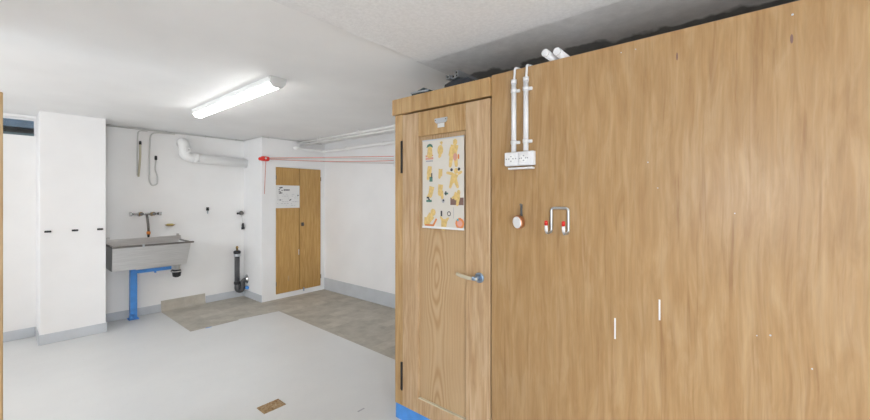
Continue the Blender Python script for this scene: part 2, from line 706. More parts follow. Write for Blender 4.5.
def cup_wall(bm):
    x0, x1 = 2.415, XR
    d0, d1, z0, z1 = 2.612, 3.338, 0.072, 1.888
    box(bm, x0, d0, YCUP, YB, 0, H)
    box(bm, d1, x1, YCUP, YB, 0, H)
    box(bm, d0, d1, YCUP, YB, 0, z0)
    box(bm, d0, d1, YCUP, YB, z1, H)
    box(bm, d0, d1, YCUP + 0.40, YB, z0, z1)


struct('wall_cupboard', 'wall_white', cup_wall, 'white wall pier around the wooden cupboard doors', 'wall')
cup = thing('built_in_cupboard', (2.975, YCUP, 0.072), 'built-in cupboard with two honey brown wooden doors in white pier', 'cupboard')
doors = []
for s, (a, b) in enumerate(((2.615, 2.971), (2.979, 3.335))):
    d = bx('door', 'cupboard_wood', cup, a, b, YCUP - 0.004, YCUP + 0.018, 0.075, 1.885, bev=0.002)
    doors.append(d)
    hx = a - 0.001 if s == 0 else b + 0.001
    for hz in (0.22, 1.74):
        mk('hinge', 'aged_metal', lambda bm: tube(bm, [(hx, YCUP - 0.008, hz - 0.03), (hx, YCUP - 0.008, hz + 0.03)], 0.005, 8), d)
mk('latch_plate', 'dark_grey_plastic', lambda bm: box(bm, 3.003, 3.047, YCUP - 0.012, YCUP - 0.004, 1.025, 1.078, bev=0.003), doors[1])
mk('latch_knob', 'aged_metal', lambda bm: lathe(bm, [(0.006, 0), (0.006, 0.012), (0.012, 0.016), (0.012, 0.024), (0.006, 0.028)], (3.025, YCUP - 0.012, 1.052), (0, -1, 0), 12), doors[1])
mk('keyhole', 'white_gloss', lambda bm: box(bm, 2.958, 2.970, YCUP - 0.008, YCUP - 0.004, 0.60, 0.68, bev=0.002), doors[0])
mk('floor_bolt', 'blued_steel', lambda bm: box(bm, 3.035, 3.052, YCUP - 0.012, YCUP - 0.004, 0.045, 0.10, bev=0.002), doors[1])
mk('scuff', 'pine_panel', lambda bm: box(bm, 2.790, 2.812, YCUP - 0.0046, YCUP - 0.004, 0.235, 0.31), doors[0])

note = thing('paper_notice', (2.792, YCUP - 0.005, 1.30), 'white paper notice pinned on the wooden cupboard door', 'notice')
bx('sheet', 'paper', note, 2.609, 2.975, YCUP - 0.0065, YCUP - 0.0045, 1.300, 1.628)


def flat(bm, x0, x1, z0, z1, y):
    bm.faces.new([bm.verts.new(p) for p in ((x0, y, z0), (x1, y, z0), (x1, y, z1), (x0, y, z1))])


def notice_marks(bm):
    y = YCUP - 0.0072
    rnd = random.Random(3)
    # a sketched emblem at the top left, a short heading and faint lines of print
    for k in range(9):
        x = 2.635 + rnd.random() * 0.065
        z = 1.505 + rnd.random() * 0.095
        flat(bm, x, x + 0.012 + rnd.random() * 0.022, z, z + 0.006 + rnd.random() * 0.01, y)
    x = 2.728
    for k in range(6):
        w = 0.008 + rnd.random() * 0.006
        flat(bm, x, x + w, 1.548 + rnd.random() * 0.008, 1.572, y)
        x += w + 0.004
    for (x, z) in ((2.665, 1.41), (2.812, 1.405), (2.825, 1.415), (2.94, 1.475)):
        flat(bm, x, x + 0.018, z, z + 0.014, y)


def notice_faint(bm):
    y = YCUP - 0.0071
    rnd = random.Random(5)
    for r in range(7):
        z = 1.335 + r * 0.027
        x = 2.63
        while x < 2.95:
            w = 0.01 + rnd.random() * 0.03
            if rnd.random() < 0.55:
                flat(bm, x, min(x + w, 2.955), z, z + 0.005, y)
            x += w + 0.012


mk('dark_print', 'ink_black', notice_marks, note)['kind'] = 'stuff'
mk('faint_print', 'ink_grey', notice_faint, note)['kind'] = 'stuff'

# ------------------------------------------------------------------ vinyl sheets


def vinyl_a(bm):
    # flat sheet that bends up against the wall
    prof = [(4.63, 0.0)]
    prof += [(5.66 + 0.045 * math.sin(t * math.pi / 2 / 6), 0.0 + 0.045 * (1 - math.cos(t * math.pi / 2 / 6))) for t in range(7)]
    prof += [(5.708, 0.09), (5.713, 0.138)]
    th = 0.003
    n = len(prof)
    rows = []
    for i, (y, z) in enumerate(prof):
        a = prof[max(0, i - 1)]
        b = prof[min(n - 1, i + 1)]
        ty, tz = b[0] - a[0], b[1] - a[1]
        L = math.hypot(ty, tz)
        ny, nz = -tz / L, ty / L
        rows.append([bm.verts.new((x, y + ny * k, z + 0.0005 + nz * k)) for x in (1.395, 1.896) for k in (0, th)])
    for r, q in zip(rows, rows[1:]):
        for i, j in ((0, 1), (1, 3), (3, 2), (2, 0)):
            bm.faces.new((r[i], r[j], q[j], q[i]))
    bm.faces.new((rows[0][0], rows[0][2], rows[0][3], rows[0][1]))
    bm.faces.new((rows[-1][0], rows[-1][1], rows[-1][3], rows[-1][2]))


tag(mk('vinyl_sheet', 'vinyl', vinyl_a, None, (1.645, 5.17, 0.0)), 'mottled beige vinyl sheet whose edge curls up against the sink wall', 'flooring', 'vinyl sheets on the floor')
POLY = [(1.899, 4.665), (2.375, 4.60), (2.315, 1.83), (3.398, 1.83), (3.398, 5.146), (2.404, 5.146), (2.404, 5.708), (1.899, 5.708)]
tag(mk('vinyl_sheet', 'vinyl', lambda bm: prism(bm, POLY, 'z', 0.0005, 0.003), None, (2.4, 4.6, 0.0)),
    'large bent strip of mottled beige vinyl running past the cupboard', 'flooring', 'vinyl sheets on the floor')

# floor drain and paint fleck
dr = thing('floor_drain', (1.255, 2.535, 0.0), 'small rectangular rusty brown drain cover set in grey floor', 'drain')


def rust():
    m = new_mat('rusty_cover', (0.35, 0.22, 0.10), 0.7, 0.1)
    t = NT(m)
    v = t.coord()
    t.color(t.ramp(t.noise(v, 55, 5, 0.7), [(0.3, (0.16, 0.09, 0.05)), (0.5, (0.38, 0.24, 0.11)), (0.72, (0.55, 0.46, 0.33))]))
    t.bump(t.noise(v, 80, 4), 0.4, 0.004)


rust()


def drain_frame(bm):
    x0, x1, y0, y1 = 1.178, 1.333, 2.482, 2.592
    w = 0.008
    for b in ((x0, x1, y0, y0 + w), (x0, x1, y1 - w, y1), (x0, x0 + w, y0 + w, y1 - w), (x1 - w, x1, y0 + w, y1 - w)):
        box(bm, *b, 0.0, 0.004, bev=0.001)


mk('frame', 'rusty_cover', drain_frame, dr)
bx('cover', 'rusty_cover', dr, 1.188, 1.323, 2.491, 2.583, 0.0, 0.002)
for i in range(6):
    bx('grate_bar', 'rusty_cover', dr, 1.192 + i * 0.0225, 1.203 + i * 0.0225, 2.494, 2.580, 0.002, 0.005, bev=0.001)
bx('tape_end', 'blue_paint', floor, 1.540, 1.600, 4.612, 4.628, 0.0, 0.0008)
bx('paint_fleck', 'ink_grey', floor, 1.600, 1.655, 2.020, 2.032, 0.0, 0.0006)

# ------------------------------------------------------------------ plywood closet
wc = struct('wall_closet', 'plywood', lambda bm: box(bm, XW, XW + 0.02, YF, 1.050, 0.10, 2.097),
            'tall honey coloured plywood wall of the closet', 'wall')
bx('end_wall', 'plywood', wc, XW + 0.02, XR, 1.766, 1.786, 0.10, 2.085)
bx('end_plinth', 'blue_paint', wc, XW + 0.02, XR, 1.768, 1.784, 0.0, 0.10)
bx('roof_board', 'plywood', wc, XW + 0.02, XR, YF, 1.766, 2.075, 2.085)
bx('plinth', 'blue_paint', wc, XW + 0.006, XW + 0.02, YF, 1.786, 0.0, 0.10)
bx('door_post', 'pine_frame', wc, XW - 0.002, XW + 0.02, 1.717, 1.786, 0.102, 1.986, bev=0.002)
bx('header_board', 'pine_frame', wc, XW - 0.016, XW + 0.02, 1.052, 1.800, 1.987, 2.087, bev=0.002)
for (y, z0, z1) in ((0.439, 0.843, 0.932), (0.274, 0.958, 1.040)):
    bx('white_strip', 'white_gloss', wc, XW - 0.0015, XW, y - 0.003, y + 0.003, z0, z1)
for (y, z, r) in ((0.315, 1.59, .0025), (0.28, 1.485, .002), (-0.11, 2.055, .0035), (-0.055, 0.975, .003), (-0.02, 0.966, .002),
                  (-0.156, 0.89, .0025), (0.415, 2.06, .0025), (0.36, 2.06, .0025), (0.04, 1.39, .002)):
    mk('nail', 'galvanised', lambda bm: lathe(bm, [(r, 0), (r, 0.001), (r * 0.6, 0.0016)], (XW, y, z), (-1, 0, 0), 8), wc)


def knot(name, y, z, h, w):
    mk(name, 'ink_brown', lambda bm: lathe(bm, [(1, 0), (1, 0.0006)], (0, 0, 0), (-1, 0, 0), 10) or [setattr(v, 'co', Vector((XW + v.co.x, y + v.co.y * w, z + v.co.z * h))) for v in bm.verts], wc)


knot('wood_knot', -0.108, 1.975, 0.016, 0.004)
knot('wood_knot', 0.215, 1.995, 0.016, 0.003)

# closet door
dor = thing('door_1', (XW, 1.385, 0.105), 'pine panelled closet door with a poster and white lever handle', 'door', kind='structure')
F = XW - 0.006
bx('stile', 'pine_stile', dor, F, XW + 0.018, 1.576, 1.713, 0.105, 1.978, bev=0.002)
bx('stile', 'pine_stile', dor, F, XW + 0.018, 1.057, 1.215, 0.105, 1.978, bev=0.002)
bx('rail', 'pine_frame', dor, F, XW + 0.018, 1.2155, 1.5755, 1.826, 1.978, bev=0.002)
bx('rail', 'pine_stile', dor, F, XW + 0.018, 1.2155, 1.5755, 0.105, 0.198, bev=0.002)
mk('panel', 'pine_panel', lambda bm: box(bm, XW + 0.012, XW + 0.017, 1.2155, 1.5755, 0.198, 1.826), dor)
bx('highlight_bead', 'hose_cream', dor, F + 0.002, XW + 0.012, 1.216, 1.575, 0.198, 0.203)  # pale colour paints the highlight along the panel's lower edge


def hinge(z0, z1):
    def f(bm):
        y = 1.715
        box(bm, F - 0.003, F + 0.004, y - 0.001, y + 0.014, z0, z1, bev=0.001)
        tube(bm, [(F - 0.005, y, z0), (F - 0.005, y, z1)], 0.005, 8)
    mk('hinge', 'black_plastic', f, dor)


hinge(1.605, 1.812)
hinge(0.207, 0.385)

ros = mk('handle_rosette', 'blued_steel', lambda bm: (
    lathe(bm, [(0.028, 0), (0.028, 0.006), (0.023, 0.009)], (F, 1.122, 1.012), (-1, 0, 0), 20),
    lathe(bm, [(0.012, 0.008), (0.012, 0.035)], (F, 1.122, 1.012), (-1, 0, 0), 14)), dor)
mk('lever', 'hose_cream', lambda bm: tube(bm, fillet([(F - 0.036, 1.113, 1.012), (F - 0.046, 1.150, 1.010), (F - 0.047, 1.215, 1.018), (F - 0.040, 1.245, 1.023)], 0.02, 5), [0.0085] * 3 + [0.0095] * 11, 12), ros)
mk('lever_neck', 'blued_steel', lambda bm: tube(bm, [(F - 0.033, 1.122, 1.012), (F - 0.038, 1.126, 1.012), (F - 0.042, 1.142, 1.011)], [0.012, 0.0115, 0.0105], 12), ros)
# small card holder on the top rail
ch = mk('card_holder', 'galvanised', lambda bm: prism(bm, [(1.344, 1.917), (1.346, 1.897), (1.357, 1.888), (1.424, 1.888), (1.435, 1.897), (1.437, 1.917)], 'x', F - 0.007, F), dor)
bx('card', 'paper', ch, F - 0.004, F - 0.0005, 1.366, 1.416, 1.862, 1.886)
for yy in (1.352, 1.429):
    mk('screw', 'aged_metal', lambda bm: lathe(bm, [(0.004, 0), (0.003, 0.002)], (F - 0.007, yy, 1.906), (-1, 0, 0), 8), ch)

# ------------------------------------------------------------------ poster on the door
PX = XW - 0.0085
pos = thing('instruction_poster', (PX, 1.388, 1.262), 'laminated poster of yellow figures hanging on the pine closet door', 'poster')
bx('sheet', 'poster_paper', pos, PX, PX + 0.002, 1.224, 1.536, 1.263, 1.797)
bx('hanging_strip', 'white_gloss', pos, PX - 0.003, PX, 1.224, 1.536, 1.263, 1.275)
bx('hanging_strip', 'galvanised', pos, PX - 0.003, PX, 1.224, 1.536, 1.790, 1.797)
PW, PH = 0.312, 0.534
INKS = ['ink_yellow', 'ink_orange', 'ink_green', 'ink_brown', 'ink_black', 'ink_pink', 'ink_teal', 'ink_grey', 'poster_paper']


class Fig:
    """flat print: polygons in poster fractions (u right, v down) on the sheet"""

    def __init__(s, lvl=0):
        s.bm = bmesh.new()
        s.k = 0

    def P(s, u, v):
        return (PX - 0.0003 - s.k * 0.00012, 1.536 - u * PW, 1.797 - v * PH)

    def poly(s, pts, ink):
        s.k += 1
        f = s.bm.faces.new([s.bm.verts.new(s.P(*p)) for p in pts])
        f.material_index = INKS.index(ink)

    def ell(s, u, v, a, b, ink, rot=0.0, n=14):
        pts = []
        for i in range(n):
            t = 2 * math.pi * i / n
            x, y = a * math.cos(t), b * math.sin(t) / PH * PW
            pts.append((u + x * math.cos(rot) - y * math.sin(rot) * 1.0, v + y * math.cos(rot) + x * math.sin(rot) * PW / PH))
        s.poly(pts, ink)

    def limb(s, p, q, w0, w1, ink):
        d = Vector(((q[0] - p[0]) * PW, (q[1] - p[1]) * PH))
        n = Vector((-d.y, d.x)).normalized()
        o = lambda pt, w, sg: (pt[0] + sg * n.x * w, pt[1] + sg * n.y * w * PW / PH)
        s.poly([o(p, w0, 1), o(q, w1, 1), o(q, w1, -1), o(p, w0, -1)], ink)
        s.ell(q[0], q[1], w1, w1, ink, n=8)

    def rect(s, u0, u1, v0, v1, ink):
        s.poly([(u0, v0), (u1, v0), (u1, v1), (u0, v1)], ink)

    def done(s):
        # no normal recalculation needed: flat print
        me = bpy.data.meshes.new('printed_figure')
        bmesh.ops.translate(s.bm, verts=s.bm.verts[:], vec=-Vector(ORG[pos.as_pointer()]))
        s.bm.to_mesh(me)
        s.bm.free()
        for i in INKS:
            me.materials.append(MATS[i])
        o = bpy.data.objects.new('printed_figure', me)
        C.objects.link(o)
        o.parent = pos


Y_ = 'ink_yellow'
# row 1
q = Fig(); q.ell(.19, .105, .06, .07, Y_); q.poly([(.10, .09), (.13, .055), (.19, .045), (.25, .06), (.27, .095), (.19, .075)], 'ink_green')
q.rect(.08, .27, .175, .19, 'ink_orange'); q.rect(.08, .28, .20, .225, 'ink_pink'); q.rect(.09, .27, .235, .25, 'ink_grey'); q.limb((.19, .12), (.19, .17), .06, .07, Y_); q.done()
q = Fig(); q.ell(.45, .13, .07, .10, Y_); q.limb((.46, .06), (.48, .05), .04, .03, Y_); q.limb((.45, .18), (.43, .20), .04, .03, Y_); q.done()
q = Fig(); q.ell(.80, .06, .05, .06, Y_); q.limb((.79, .09), (.76, .19), .09, .07, Y_); q.limb((.72, .19), (.69, .31), .05, .035, Y_); q.limb((.80, .19), (.83, .31), .05, .035, Y_)
q.limb((.72, .11), (.68, .19), .035, .03, Y_); q.ell(.80, .22, .045, .07, 'ink_pink'); q.ell(.88, .22, .02, .05, 'ink_orange'); q.done()
# row 2
q = Fig(); q.limb((.19, .30), (.17, .38), .05, .06, Y_); q.limb((.17, .38), (.14, .44), .05, .03, Y_); q.limb((.21, .40), (.21, .46), .045, .03, Y_); q.rect(.18, .26, .42, .475, 'ink_green'); q.limb((.24, .38), (.24, .43), .015, .012, 'ink_black'); q.done()
q = Fig(); q.limb((.46, .34), (.43, .43), .05, .03, Y_); q.limb((.47, .34), (.48, .41), .035, .02, Y_); q.done()
q = Fig(); q.ell(.82, .37, .045, .055, Y_); q.limb((.80, .40), (.76, .46), .075, .07, Y_); q.limb((.74, .40), (.62, .385), .03, .025, Y_); q.limb((.86, .40), (.94, .385), .03, .025, Y_)
q.ell(.72, .355, .03, .03, 'ink_black'); q.ell(.89, .352, .03, .03, 'ink_black'); q.limb((.74, .46), (.69, .54), .045, .03, Y_); q.limb((.80, .46), (.86, .54), .045, .03, Y_); q.done()
# row 3
q = Fig(); q.limb((.24, .53), (.20, .63), .065, .05, Y_); q.limb((.20, .60), (.13, .645), .03, .02, Y_); q.rect(.11, .17, .645, .665, 'ink_black'); q.rect(.10, .24, .68, .705, 'ink_green'); q.rect(.15, .19, .665, .685, 'ink_black'); q.done()
q = Fig(); q.limb((.46, .51), (.44, .61), .06, .05, Y_); q.limb((.48, .58), (.50, .66), .04, .03, Y_); q.rect(.55, .64, .60, .62, 'ink_green'); q.rect(.57, .60, .585, .63, 'ink_black'); q.ell(.52, .69, .035, .04, 'ink_grey'); q.ell(.53, .685, .02, .02, 'ink_black'); q.done()
q = Fig(); q.rect(.69, .99, .655, .735, 'ink_brown'); q.ell(.88, .60, .04, .05, Y_); q.limb((.86, .61), (.82, .65), .07, .06, Y_); q.limb((.88, .64), (.85, .73), .04, .03, Y_); q.limb((.80, .64), (.74, .66), .03, .02, Y_); q.done()
# row 4
q = Fig(); q.ell(.27, .82, .065, .07, Y_); q.limb((.24, .85), (.12, .93), .08, .07, Y_); q.limb((.10, .88), (.08, .95), .05, .04, Y_); q.limb((.36, .89), (.28, .965), .02, .02, 'ink_orange'); q.rect(.07, .29, .955, .975, 'ink_orange'); q.done()
q = Fig(); q.limb((.55, .89), (.53, .985), .075, .06, Y_); q.limb((.50, .90), (.46, .87), .03, .02, Y_); q.limb((.60, .90), (.64, .88), .03, .02, Y_); q.ell(.66, .83, .045, .045, 'ink_black'); q.ell(.66, .83, .03, .03, 'poster_paper'); q.rect(.46, .50, .80, .86, 'ink_black'); q.rect(.76, .77, .76, .88, 'ink_grey'); q.done()
q = Fig(); q.rect(.88, .93, .87, .99, 'ink_orange'); q.ell(.905, .93, .10, .10, 'ink_orange'); q.ell(.905, .93, .06, .06, 'ink_pink'); q.rect(.84, .88, .88, .905, 'ink_teal'); q.rect(.86, .90, .975, .995, 'ink_teal'); q.done()

# ------------------------------------------------------------------ sockets and conduits on the plywood
cs = 0
for (y, zt, zb, lab) in ((0.909, 2.075, 1.676, 'white conduit pipe above the socket box, nearer the pine door'),
                         (0.843, 2.095, 1.676, 'white conduit pipe above the socket box, farther from the pine door')):
    c_ = thing('conduit_pipe', (XW, y, zb), lab, 'conduit', 'conduits above the sockets')
    mk('pipe', 'white_gloss', lambda bm: (tube(bm, [(XW - 0.019, y, zb), (XW - 0.019, y, 2.025)], 0.0125, 14),
                                         tube(bm, [(XW - 0.019, y, 2.02), (XW - 0.019, y, 2.04)], 0.0145, 14)), c_)
    mk('cable', 'white_gloss', lambda bm: tube(bm, fillet([(XW - 0.017, y, 2.03), (XW - 0.009, y, 2.075), (XW - 0.008, y, 2.1045), (XW + 0.03, y - 0.01, 2.1045), (XW + 0.10, y - 0.03, 2.093)], 0.012, 5), 0.006, 10), c_)
    for z in (1.725, 1.985):
        k = mk('clip', 'white_gloss', lambda bm: (tube(bm, [(XW - 0.019, y, z - 0.009), (XW - 0.019, y, z + 0.009)], 0.0155, 14),
                                                box(bm, XW - 0.010, XW, y - 0.027, y + 0.018, z - 0.008, z + 0.008, bev=0.002)), c_)
sk = thing('double_socket', (XW, 0.877, 1.60), 'white surface mounted double socket box below two conduits', 'socket')
bx('back_box', 'white_gloss', sk, XW - 0.026, XW, 0.799, 0.955, 1.606, 1.676, bev=0.004, seg=2)
for y0, y1 in ((0.878, 0.953), (0.817, 0.876)):
    pl = bx('face_plate', 'white_gloss', sk, XW - 0.036, XW - 0.026, y0, y1, 1.608, 1.674, bev=0.004, seg=2)
    cy = (y0 + y1) / 2
    mk('socket_recess', 'pipe_white', lambda bm: lathe(bm, [(0.021, 0), (0.021, 0.0015), (0.017, 0.0015), (0.015, 0.0005)], (XW - 0.036, cy, 1.641), (-1, 0, 0), 18), pl)
    for dy, dz in ((0.0115, 0), (-0.0115, 0), (0, 0.012), (0, -0.012)):
        mk('pin_hole', 'ink_grey', lambda bm: lathe(bm, [(0.0035, 0), (0.0035, 0.0022)], (XW - 0.036, cy + dy, 1.641 + dz), (-1, 0, 0), 8), pl)
    for dy in (0.027, -0.027):
        mk('screw', 'aged_metal', lambda bm: lathe(bm, [(0.003, 0), (0.0025, 0.0015)], (XW - 0.036, cy + dy * (y1 - y0) / 0.077, 1.641), (-1, 0, 0), 8), pl)
bx('lower_ledge', 'white_gloss', sk, XW - 0.032, XW, 0.803, 0.937, 1.588, 1.598, bev=0.003)

# ------------------------------------------------------------------ copper cup on a strap
cp = thing('hanging_cup', (XW, 0.875, 1.325), 'small round copper cup with white face hanging from a dark strap', 'cup')
ax = Vector((-0.90, 0.34, -0.10)).normalized()
mk('bowl', 'copper', lambda bm: lathe(bm, [(0.022, 0), (0.032, 0.008), (0.034, 0.024), (0.032, 0.030)], (XW - 0.008, 0.872, 1.327), ax, 24), cp)
mk('face', 'white_gloss', lambda bm: lathe(bm, [(0.0295, 0.0295), (0.0295, 0.032), (0.024, 0.034)], (XW - 0.008, 0.872, 1.327), ax, 24), cp)
mk('strap', 'dark_grey_plastic', lambda bm: tube(bm, [(XW - 0.012, 0.870, 1.355), (XW - 0.010, 0.872, 1.385), (XW - 0.007, 0.873, 1.412)], [0.006, 0.005, 0.006], 10), cp)
mk('nail', 'aged_metal', lambda bm: lathe(bm, [(0.003, 0), (0.003, 0.014), (0.006, 0.015), (0.006, 0.017)], (XW, 0.873, 1.412), (-1, 0, 0), 8), cp)

# ------------------------------------------------------------------ double hook bracket with red tips
hb = thing('double_hook', (XW, 0.678, 1.283), 'bent steel double wall hook with red tips on the plywood', 'hook')
r_ = 0.0058
mk('rod', 'galvanised', lambda bm: tube(bm, fillet([
    (XW - 0.066, 0.718, 1.317), (XW - 0.062, 0.718, 1.281), (XW - 0.007, 0.718, 1.284), (XW - 0.007, 0.718, 1.398),
    (XW - 0.007, 0.637, 1.398), (XW - 0.007, 0.637, 1.284), (XW - 0.062, 0.637, 1.281), (XW - 0.066, 0.637, 1.317)], 0.014, 5), r_, 12), hb)
for y in (0.718, 0.637):
    mk('sleeve', 'tube_white', lambda bm: tube(bm, [(XW - 0.0645, y, 1.292), (XW - 0.0665, y, 1.322)], 0.0074, 12), hb)
    mk('red_tip', 'red_plastic', lambda bm: tube(bm, [(XW - 0.0663, y, 1.319), (XW - 0.0675, y, 1.338), (XW - 0.0676, y, 1.341)], [0.0078, 0.0078, 0.005], 12), hb)

# ------------------------------------------------------------------ things lying on top of the closet
ZT = 2.0855
tb = [('white plastic tube lying over the plywood top edge, nearer the conduits', 0.722, 1.645), ('white plastic tube lying over the plywood top edge, farther from the conduits', 0.674, 1.662)]
for lab, y, x in tb:
    t_ = thing('plastic_tube', (x, y, 2.098), lab, 'tube', 'white tubes on the closet')
    mk('barrel', 'tube_white', lambda bm: tube(bm, [(x + 0.004, y, 2.1160), (x + 1.1, y, 2.1160)], 0.0175, 20), t_)
    mk('end_cap', 'white_gloss', lambda bm: lathe(bm, [(0.013, 0), (0.0165, 0.003), (0.0178, 0.006), (0.0178, 0.012)], (x, y, 2.1160), (1, 0, 0), 20), t_)
tag(bx('support_batten', 'pine_frame', None, 2.45, 2.49, 0.60, 0.78, ZT, 2.0978, origin=(2.47, 0.69, ZT)), 'pine batten under the white tubes on the closet', 'batten')

# folded green tarp
tp = thing('folded_tarp', (1.84, 1.59, ZT), 'folded dark green tarp with grey band on top of the closet', 'tarp')


def tarp(bm):
    base = [(1.742, 1.500), (1.742, 1.655), (1.79, 1.69), (1.98, 1.69), (1.98, 1.50)]
    va = [bm.verts.new((x, y, ZT)) for x, y in base]
    vb = [bm.verts.new((x - 0.004 if x < 1.8 else x, y, ZT + h)) for (x, y), h in zip(base, (0.022, 0.026, 0.036, 0.04, 0.03))]
    top = bm.verts.new((1.775, 1.588, 2.148))
    top2 = bm.verts.new((1.93, 1.60, 2.135))
    bm.faces.new(va)
    for i in range(5):
        j = (i + 1) % 5
        bm.faces.new((va[i], va[j], vb[j], vb[i]))
    bm.faces.new((vb[0], vb[1], top))
    bm.faces.new((vb[1], vb[2], top))
    bm.faces.new((vb[2], vb[3], top2, top))
    bm.faces.new((vb[3], vb[4], top2))
    bm.faces.new((vb[4], vb[0], top, top2))


mk('tarp_body', 'tarp_green', tarp, tp)
mk('grey_band', 'bag_grey', lambda bm: tube(bm, [(1.736, 1.515, 2.109), (1.735, 1.59, 2.113), (1.737, 1.657, 2.115), (1.785, 1.694, 2.124)], 0.0065, 8), tp)

# dark bag and the bundle of metal rails on it
tag(mk('folded_bag', 'tarp_blue', lambda bm: prism(bm, [(1.16, ZT), (1.40, ZT), (1.39, ZT + 0.035), (1.33, ZT + 0.052), (1.22, ZT + 0.045)], 'x', 1.745, 2.2), None, (1.9, 1.28, ZT)),
    'flat folded dark blue bag under the metal rails', 'bag')
RAILS = [(1.352, 2.1535, 1.722), (1.322, 2.1535, 1.735), (1.292, 2.152, 1.728), (1.306, 2.1775, 1.745)]
for i, (y, z, x) in enumerate(RAILS):
    rl = thing('metal_rail', (x, y, z - 0.012), 'thin aluminium rail in the bundle lying on the dark bag', 'rail', 'rails on the closet')

    def chan(bm, x=x, y=y, z=z):
        w = 0.0115
        t = 0.003
        prism(bm, [(y - w, z - w), (y + w, z - w), (y + w, z + w), (y + w - t, z + w), (y + w - t, z - w + t), (y - w + t, z - w + t), (y - w + t, z + w), (y - w, z + w)], 'x', x, x + 0.9)
    mk('channel', 'galvanised', chan, rl)
    bx('inner_strip', 'black_plastic', rl, x + 0.006, x + 0.89, y - 0.006, y + 0.006, z - 0.008, z + 0.006)

# ------------------------------------------------------------------ ceiling lights


def light(name, xc, y0, y1, zt, label, lit='lit_diffuser'):
    L = thing(name, (xc, (y0 + y1) / 2, zt), label, 'ceiling light', 'fluorescent battens')
    hw, ht = 0.050, 0.036
    mk('housing', 'pipe_white', lambda bm: prism(bm, [(xc - hw - 0.008, zt), (xc + hw + 0.008, zt), (xc + hw + 0.006, zt - ht), (xc - hw - 0.006, zt - ht)], 'y', y0 + 0.02, y1 - 0.02), L)
    prof = []
    for k in range(11):
        a = math.pi * k / 10
        prof.append((xc - (hw - 0.010) * math.cos(a), zt - ht - 0.034 * math.sin(a) ** 0.6))
    mk('diffuser', lit, lambda bm: prism(bm, prof, 'y', y0 + 0.03, y1 - 0.03), L)
    for a, b in ((y0, y0 + 0.03), (y1 - 0.03, y1)):
        mk('end_cap', 'cable_grey', lambda bm: prism(bm, [(xc - hw - 0.01, zt), (xc + hw + 0.01, zt), (xc + hw + 0.002, zt - 0.045), (xc + hw * 0.6, zt - 0.070), (xc - hw * 0.6, zt - 0.070), (xc - hw - 0.002, zt - 0.045)], 'y', a, b), L)


light('fluorescent_light', 1.315, 2.55, 4.15, H, 'long white fluorescent batten on the ceiling before the sink')
light('fluorescent_light', 0.15, -1.75, -0.20, H - 0.02, 'long white fluorescent batten on the ceiling board before the plywood', 'lit_diffuser_dim')

# ------------------------------------------------------------------ steel sink
sx0, sx1, sy0, sy1 = 0.858, 1.605, 5.30, YB
sink = thing('wall_sink', (1.23, 5.52, 0.63), 'brushed stainless steel trough sink on the white wall', 'sink')


def basin(bm):
    zt, zb = 0.905, 0.630
    t = 0.012
    out_t = [(sx0, sy0), (sx1, sy0), (sx1, sy1 - 0.002), (sx0, sy1 - 0.002)]
    out_b = [(sx0 + 0.005, sy0 + 0.065), (sx1 - 0.03, sy0 + 0.065), (sx1 - 0.03, sy1 - 0.002), (sx0 + 0.005, sy1 - 0.002)]
    in_t = [(sx0 + t, sy0 + t), (sx1 - t, sy0 + t), (sx1 - t, sy1 - 0.03), (sx0 + t, sy1 - 0.03)]
    in_b = [(sx0 + 0.035, sy0 + 0.11), (sx1 - 0.055, sy0 + 0.11), (sx1 - 0.055, sy1 - 0.04), (sx0 + 0.035, sy1 - 0.04)]
    loops = [(out_b, zb), (out_t, zt), (in_t, zt), (in_b, zb + 0.02)]
    rings = [[bm.verts.new((x, y, z)) for x, y in lp] for lp, z in loops]
    for a, b in zip(rings, rings[1:]):
        for i in range(4):
            j = (i + 1) % 4
            bm.faces.new((a[i], a[j], b[j], b[i]))
    bm.faces.new(list(reversed(rings[0])))
    bm.faces.new(rings[3])


mk('basin', 'brushed_steel', basin, sink)


def rim(bm):
    zt = 0.905
    box(bm, sx0 - 0.006, sx1 + 0.03, sy0 - 0.012, sy0 + 0.018, zt - 0.014, zt + 0.006, bev=0.004)
    box(bm, sx0 - 0.006, sx0 + 0.016, sy0 + 0.018, sy1 - 0.022, zt - 0.010, zt + 0.005, bev=0.003)
    box(bm, sx1 - 0.016, sx1 + 0.006, sy0 + 0.018, sy1 - 0.022, zt - 0.010, zt + 0.005, bev=0.003)


mk('rim', 'aged_metal', rim, sink)
bx('splashback', 'brushed_steel', sink, sx0 - 0.004, sx1 + 0.004, sy1 - 0.020, sy1 - 0.001, 0.895, 0.958, bev=0.003)
for x in (0.885, 1.575):
    bx('bracket_tab', 'brushed_steel', sink, x - 0.016, x + 0.016, sy1 - 0.012, sy1 - 0.001, 0.958, 0.985, bev=0.004)
bx('rim_clip', 'galvanised', sink, 1.118, 1.138, sy0 - 0.016, sy0 + 0.02, 0.882, 0.916, bev=0.003)
bx('bottom_ledge', 'brushed_steel', sink, 1.08, 1.50, 5.42, 5.70, 0.611, 0.630, bev=0.008)

tr = thing('sink_trap', (1.52, 5.60, 0.46), 'black plastic drain trap beneath the steel sink', 'drain trap')
mk('tailpiece', 'cable_grey', lambda bm: lathe(bm, [(0.034, 0), (0.034, 0.05), (0.045, 0.052), (0.045, 0.072)], (1.520, 5.55, 0.54), (0, 0, 1), 18), tr)
mk('trap_body', 'black_plastic', lambda bm: (lathe(bm, [(0.022, 0), (0.043, 0.012), (0.048, 0.05), (0.05, 0.062), (0.05, 0.085), (0.036, 0.095)], (1.520, 5.55, 0.445), (0, 0, 1), 18),), tr)
mk('outlet', 'black_plastic', lambda bm: tube(bm, [(1.520, 5.59, 0.50), (1.520, 5.719, 0.50)], 0.02, 14), tr)
mk('ring_nut', 'cable_grey', lambda bm: lathe(bm, [(0.052, 0), (0.052, 0.012)], (1.520, 5.55, 0.513), (0, 0, 1), 18), tr)

